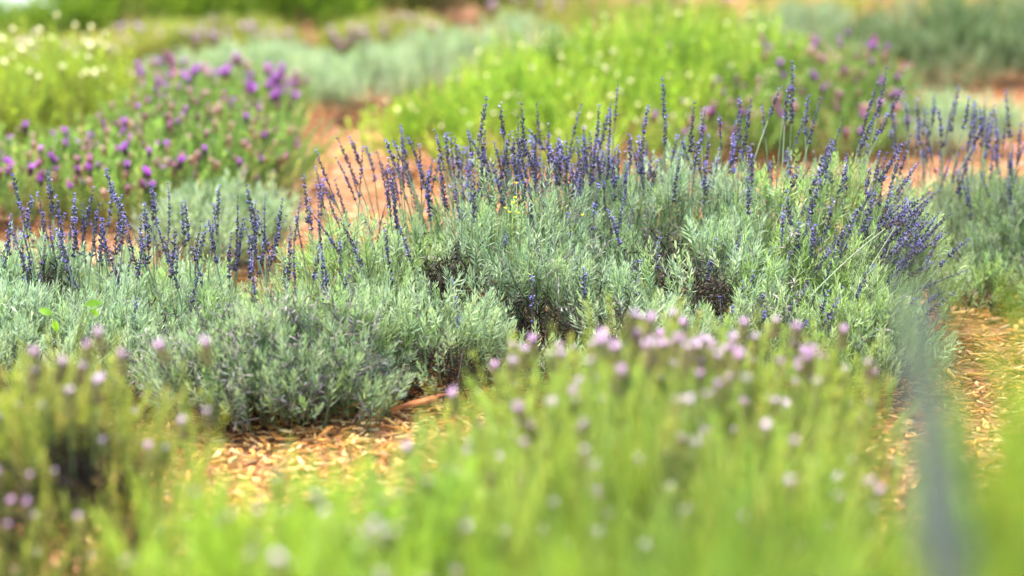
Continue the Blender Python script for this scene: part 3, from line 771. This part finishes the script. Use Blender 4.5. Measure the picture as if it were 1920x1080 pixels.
dusty('far olive plants behind the blue grey bush', [Lobe(1500, -5, 11.8, 150, 0.4), Lobe(1700, -10, 11.8, 150, 0.4), Lobe(1900, -10, 11.8, 150, 0.4)], 91, 40, n=1000, sink=0.0)


def hedge(label, lobes, pal, seed, n):
    plant('hedge', label, 'hedge', lobes, [pal], T_SHOOT_FAR, M_GREEN, n, 0.11, 'hedges along the back', seed, 0, scale=(1.1, 1.8), bump=0.03, upness=0.6, br=2)


hedge('bright green hedge along the back', [Lobe(130, 5, 10.6, 80, 0.4, drop=0.06), Lobe(260, -40, 10.8, 130, 0.4), Lobe(430, -60, 11.0, 140, 0.45), Lobe(580, -50, 11.2, 110, 0.45), Lobe(20, 25, 10.6, 90, 0.4, drop=0.13), Lobe(-120, 20, 10.6, 110, 0.4, drop=0.13)], HEDGE, 95, 2800)
hedge('dark olive hedge with brown gaps along the back', [Lobe(730, -40, 12.6, 130, 0.5), Lobe(890, -40, 12.8, 120, 0.5), Lobe(1020, -10, 12.8, 70, 0.4)], DARKOLIVE, 97, 1700)

# ------------------------------------------------------------------ foreground, out of focus
fp_lobes = [Lobe(1210, 665, 2.65, 170, 0.25, drop=0.072), Lobe(1020, 720, 2.55, 120, 0.2, drop=0.072), Lobe(1400, 680, 2.65, 150, 0.25, drop=0.072), Lobe(1560, 715, 2.6, 100, 0.2, drop=0.072), Lobe(910, 790, 2.45, 80, 0.15, drop=0.072),
            Lobe(1150, 790, 2.3, 220, 0.25, drop=0.072), Lobe(1420, 800, 2.3, 190, 0.25, drop=0.072), Lobe(950, 880, 2.2, 110, 0.15, drop=0.072)]
o, b = plant('pink_flower_bush', 'wide yellow green bush with pale pink tops before the main lavender', 'flowering bush', fp_lobes, [SOFTYELLOW], T_SHOOT, M_GREEN, 3300, 0.06,
             'pale pink flowered bushes in front', 101, 150, upness=0.85, br=2, piece='shoot')
rf = np.random.default_rng(102)
flowers(o, b, fp_lobes, [(H_PALEPINK, 3), (H_WHITISH, 1)], 150, rf, lift=(0.05, 0.10), scale=(0.65, 1.05), front=0.3, top=0.35)
for (px, py) in [(1175, 605), (1215, 612), (1270, 605), (1285, 615), (1245, 640), (1130, 650), (1110, 655), (1150, 660), (1045, 690), (955, 695), (1305, 650), (1330, 655), (1395, 615), (1450, 610), (1490, 628),
                 (1577, 630), (1632, 690), (1080, 660), (1190, 645), (1260, 700), (1380, 650), (1420, 640), (1640, 715), (1630, 775), (1610, 800), (1480, 660), (1000, 655), (985, 670)]:
    place_flower(o, b, H_PALEPINK[rf.integers(len(H_PALEPINK))], at(px, py + 25, 2.62 + rf.normal(0, 0.08)), unit(np.array((rf.normal(0, .12), rf.normal(0, .12), 1))), rf.uniform(0.8, 1.15), rf)

for _ in range(48):                       # the lilac drift along the top of the bush
    px = rf.normal(1270, 130); py = 640 + abs(rf.normal(0, 38)) + abs(px - 1270) * 0.12
    place_flower(o, b, H_PALEPINK[rf.integers(len(H_PALEPINK))], at(px, py + 25, 2.5 + rf.normal(0, 0.1)), unit(np.array((rf.normal(0, .2), rf.normal(0, .2), 1))), rf.uniform(0.6, 1.1), rf)

yl_lobes = [Lobe(150, 720, 2.5, 130, 0.22, drop=0.08), Lobe(20, 760, 2.45, 120, 0.2, drop=0.08), Lobe(270, 760, 2.45, 70, 0.16, drop=0.08), Lobe(-90, 740, 2.5, 120, 0.2, drop=0.08)]
o, b = plant('pink_flower_bush', 'yellowish bush with pale pink flowers at the left in front of the grey lavender', 'flowering bush', yl_lobes, [OLIVE], T_SHOOT, M_GREEN, 1100, 0.07,
             'pale pink flowered bushes in front', 103, 80, upness=0.9, br=6, piece='shoot', inner=0.25,
             gaps=((190, 950, 0.05, 0.06), (130, 880, 0.03, 0.03), (20, 960, 0.03, 0.05)))
rf = np.random.default_rng(104)
flowers(o, b, yl_lobes, [(H_PALEPINK, 1), (H_WHITISH, 1)], 60, rf, lift=(0.04, 0.08), scale=(0.5, 0.85))
for (px, py) in [(110, 700), (145, 705), (75, 690), (165, 660), (195, 645), (230, 680), (180, 740), (390, 785), (345, 805), (315, 665), (390, 665), (60, 720), (130, 760)]:
    place_flower(o, b, H_PALEPINK[rf.integers(len(H_PALEPINK))], at(px, py + 20, 2.45), unit(np.array((rf.normal(0, .12), rf.normal(0, .12), 1))), rf.uniform(0.8, 1.15), rf)

bc_lobes = [Lobe(560, 940, 2.05, 180, 0.18, drop=0.08), Lobe(380, 960, 2.0, 120, 0.15, drop=0.08), Lobe(760, 915, 2.1, 140, 0.2, drop=0.08), Lobe(640, 1010, 1.8, 200, 0.15, drop=0.08)]
o, b = plant('pink_flower_bush', 'fresh green shoots with whitish pink flowers in front of the wood chips', 'flowering bush', bc_lobes, [FRESH], T_SHOOT, M_GREEN, 1100, 0.07,
             'pale pink flowered bushes in front', 105, 80, upness=0.95, br=2, piece='shoot', inner=0.3)
rf = np.random.default_rng(106)
flowers(o, b, bc_lobes, [(H_WHITISH, 2), (H_PALEPINK, 1)], 120, rf, lift=(0.05, 0.10), scale=(0.5, 0.8), front=0.6)

nb_lobes = [Lobe(1200, 1000, 1.35, 240, 0.2, drop=0.13), Lobe(1450, 980, 1.3, 220, 0.2, drop=0.13), Lobe(1050, 1040, 1.45, 130, 0.18, drop=0.13), Lobe(1330, 1060, 1.15, 250, 0.15, drop=0.13)]
plant('green_bush', 'lush lime green shoots blurred at the bottom edge', 'bush', nb_lobes, [FRESH_NEAR], T_NEAR, M_GREEN, 1400, 0.07, None, 107, 0, upness=0.95, br=1)
rb_lobes = [Lobe(1890, 760, 1.45, 110, 0.15, drop=0.12), Lobe(2010, 700, 1.4, 140, 0.2, drop=0.12), Lobe(1830, 880, 1.35, 90, 0.12, drop=0.12), Lobe(1950, 880, 1.25, 120, 0.1, drop=0.12), Lobe(1720, 980, 1.4, 80, 0.1, drop=0.12)]
plant('green_bush', 'tall blurred green shoots in the bottom right corner beside the grey stalk', 'bush', rb_lobes, [FRESH_NEAR], T_NEAR, M_GREEN, 1000, 0.07, None, 109, 0, upness=0.95, br=1)


# ------------------------------------------------------------------ small things
def build_near_stalks():
    root = bpy.data.objects.new('tall_lavender', None); COL.objects.link(root)
    base = at(1790, 1080, 1.0); base[2] = 0; root.location = base
    tag(root, 'very blurred blue grey lavender stems close to the lens at the right', 'lavender')
    rng = np.random.default_rng(5)
    for (px0, px1, py1, y, r) in ((1775, 1712, 500, 1.0, 0.006), (1795, 1735, 640, 0.98, 0.005), (1755, 1695, 560, 1.05, 0.005)):
        a = at(px0, 1080, y); t = at(px1, py1, y); bb = a + (a - t) * 0.8; bb = np.array((a[0] + (a[0] - t[0]) * 1.5, y, -0.01))
        P = [bb, (bb + a) / 2, a, a * 0.5 + t * 0.5 + np.array((0.003, 0, 0)), t]
        g = Geo(); g.tube(np.array(P) - base, (0.002, 0.002, r * 0.5, r * 0.6, 0.001), (0.16, 0.22, 0.15), 6)
        st = link('flower_stalk', mesh_from('flower_stalk', *g.arrays(), M_STEM), root)
        g = Geo()
        for i in range(100):
            q = i / 99; p = a * (1 - q) + t * q - base; az = i * 2.4
            e = np.array((math.cos(az), math.sin(az), 0.6)); g.pod(p, e, 0.010 * (1.15 - 0.8 * q), 0.0021, np.array((0.19, 0.25, 0.21)) * rng.uniform(0.8, 1.2), 5)
        link('flower_head', mesh_from('flower_head', *g.arrays(), M_FLOWER), st)


build_near_stalks()


def build_weed():
    root = bpy.data.objects.new('weed', None); COL.objects.link(root)
    b = at(120, 640, 3.5); b[2] = 0; root.location = b
    tag(root, 'young weed with broad bright green leaves poking out of the left lavender', 'weed')
    for (px, py, ax, L) in ((160, 572, 0.3, 0.022), (98, 590, 2.6, 0.021), (100, 600, -1.2, 0.018), (170, 580, -0.6, 0.014)):
        p = at(px, py, 3.42); g = Geo()
        g.tube([np.zeros(3), (p - b) * 0.55 + np.array((0, 0, 0.02)), p - b], (0.0014, 0.0012, 0.0009), (0.25, 0.36, 0.06), 4)
        st = link('stem', mesh_from('stem', *g.arrays(), M_STEM), root)
        g = Geo()
        d = unit(np.array((math.cos(ax), -0.1, math.sin(ax)))); s = unit(np.cross(d, (0.1, -0.85, 0.5)))
        u = np.cross(s, d); V = [np.zeros(3)]; C = []
        ts = (0.15, 0.35, 0.55, 0.75, 0.9); ws = (0.15, 0.25, 0.27, 0.20, 0.09)
        for t, w in zip(ts, ws):
            c = d * L * t - u * L * 0.5 * t * t
            V += [c - s * w * L + u * L * 0.05, c, c + s * w * L + u * L * 0.05]
        V.append(d * L - u * L * 0.5); V = np.array(V) + (p - b)
        F = [(0, 2, 1), (0, 3, 2)]
        for i in range(4):
            k = 1 + i * 3
            F += [(k, k + 1, k + 4), (k, k + 4, k + 3), (k + 1, k + 2, k + 5), (k + 1, k + 5, k + 4)]
        F += [(13, 14, 16), (14, 15, 16)]
        link('leaf', mesh_from('leaf', V, F, np.tile((0.16, 0.31, 0.03), (len(V), 1)), M_GREEN, True), st)


build_weed()


def build_yellow():
    root = bpy.data.objects.new('yellow_wildflower', None); COL.objects.link(root)
    b = at(965, 420, 3.95); b[2] = 0; root.location = b
    tag(root, 'thin wildflower with tiny yellow blooms on top of the main lavender mound', 'wildflower')
    rng = np.random.default_rng(8)
    for (px, py) in ((966, 372), (962, 382), (955, 400), (972, 401), (968, 345), (1092, 405), (948, 392)):
        p = at(px, py, 3.86); g = Geo()
        g.tube([np.zeros(3), (p - b) * 0.6 + rng.normal(0, 0.008, 3), p - b], (0.0008, 0.0007, 0.0006), (0.3, 0.4, 0.1), 4)
        st = link('stem', mesh_from('stem', *g.arrays(), M_STEM), root)
        g = Geo()
        for k in range(5):
            g.leaf(p - b, k * 1.257, 0.6, 1.3, 0.005, 0.004, (0.65, 0.60, 0.03))
        link('bloom', mesh_from('bloom', *g.arrays(), M_PETAL), st)


build_yellow()


def big_chip(px, py, L, az, label, col, seed, tilt=0.25):
    rng = np.random.default_rng(seed); y = 0.7875 * FPX / (py + 250) * 1.0
    p = at(px, py, y); V, F, C = chip_template(rng)
    V = V * np.array((L, L * 0.8, L * 0.6))
    o = link('wood_chip', mesh_from('wood_chip', V, F, C * np.array(col), M_CHIP))
    o.location = (p[0], p[1], 0.022); o.rotation_euler = (0.15, tilt, az)
    tag(o, label, 'wood chip', 'large loose wood chips')


big_chip(775, 795, 0.07, 0.35, 'long rusty brown chip slanting at the foot of the main lavender', (0.30, 0.11, 0.035), 1, -0.22)
big_chip(800, 785, 0.06, 0.2, 'dark red brown chip beside the long slanting one', (0.22, 0.075, 0.03), 2, -0.15)
big_chip(655, 800, 0.05, 2.4, 'orange chip standing up at the back edge of the mulch', (0.52, 0.24, 0.07), 3, 0.35)
big_chip(1665, 665, 0.07, -0.5, 'thin orange chip under the right side of the main lavender', (0.55, 0.26, 0.10), 4, 0.1)

# a pale path far behind the garden
pm = bpy.data.materials.new('pale_paving'); pm.use_nodes = True
pb = pm.node_tree.nodes['Principled BSDF']; pb.inputs['Roughness'].default_value = 0.9
pn = pm.node_tree.nodes.new('ShaderNodeTexNoise'); pn.inputs['Scale'].default_value = 4
pr = pm.node_tree.nodes.new('ShaderNodeValToRGB'); pr.color_ramp.elements[0].color = (0.38, 0.42, 0.46, 1); pr.color_ramp.elements[1].color = (0.55, 0.58, 0.6, 1)
pm.node_tree.links.new(pn.outputs['Fac'], pr.inputs[0]); pm.node_tree.links.new(pr.outputs[0], pb.inputs['Base Color'])
V = np.array([(-30, 12.6, 0.012), (-2.25, 12.7, 0.012), (-3.2, 17.7, 0.012), (-30, 17.6, 0.012)]); V[:, 2] = 0.02
o = link('path', mesh_from('path', V, [(0, 1, 2), (0, 2, 3)], None, pm)); tag(o, 'pale grey path behind the hedge', kind='structure')
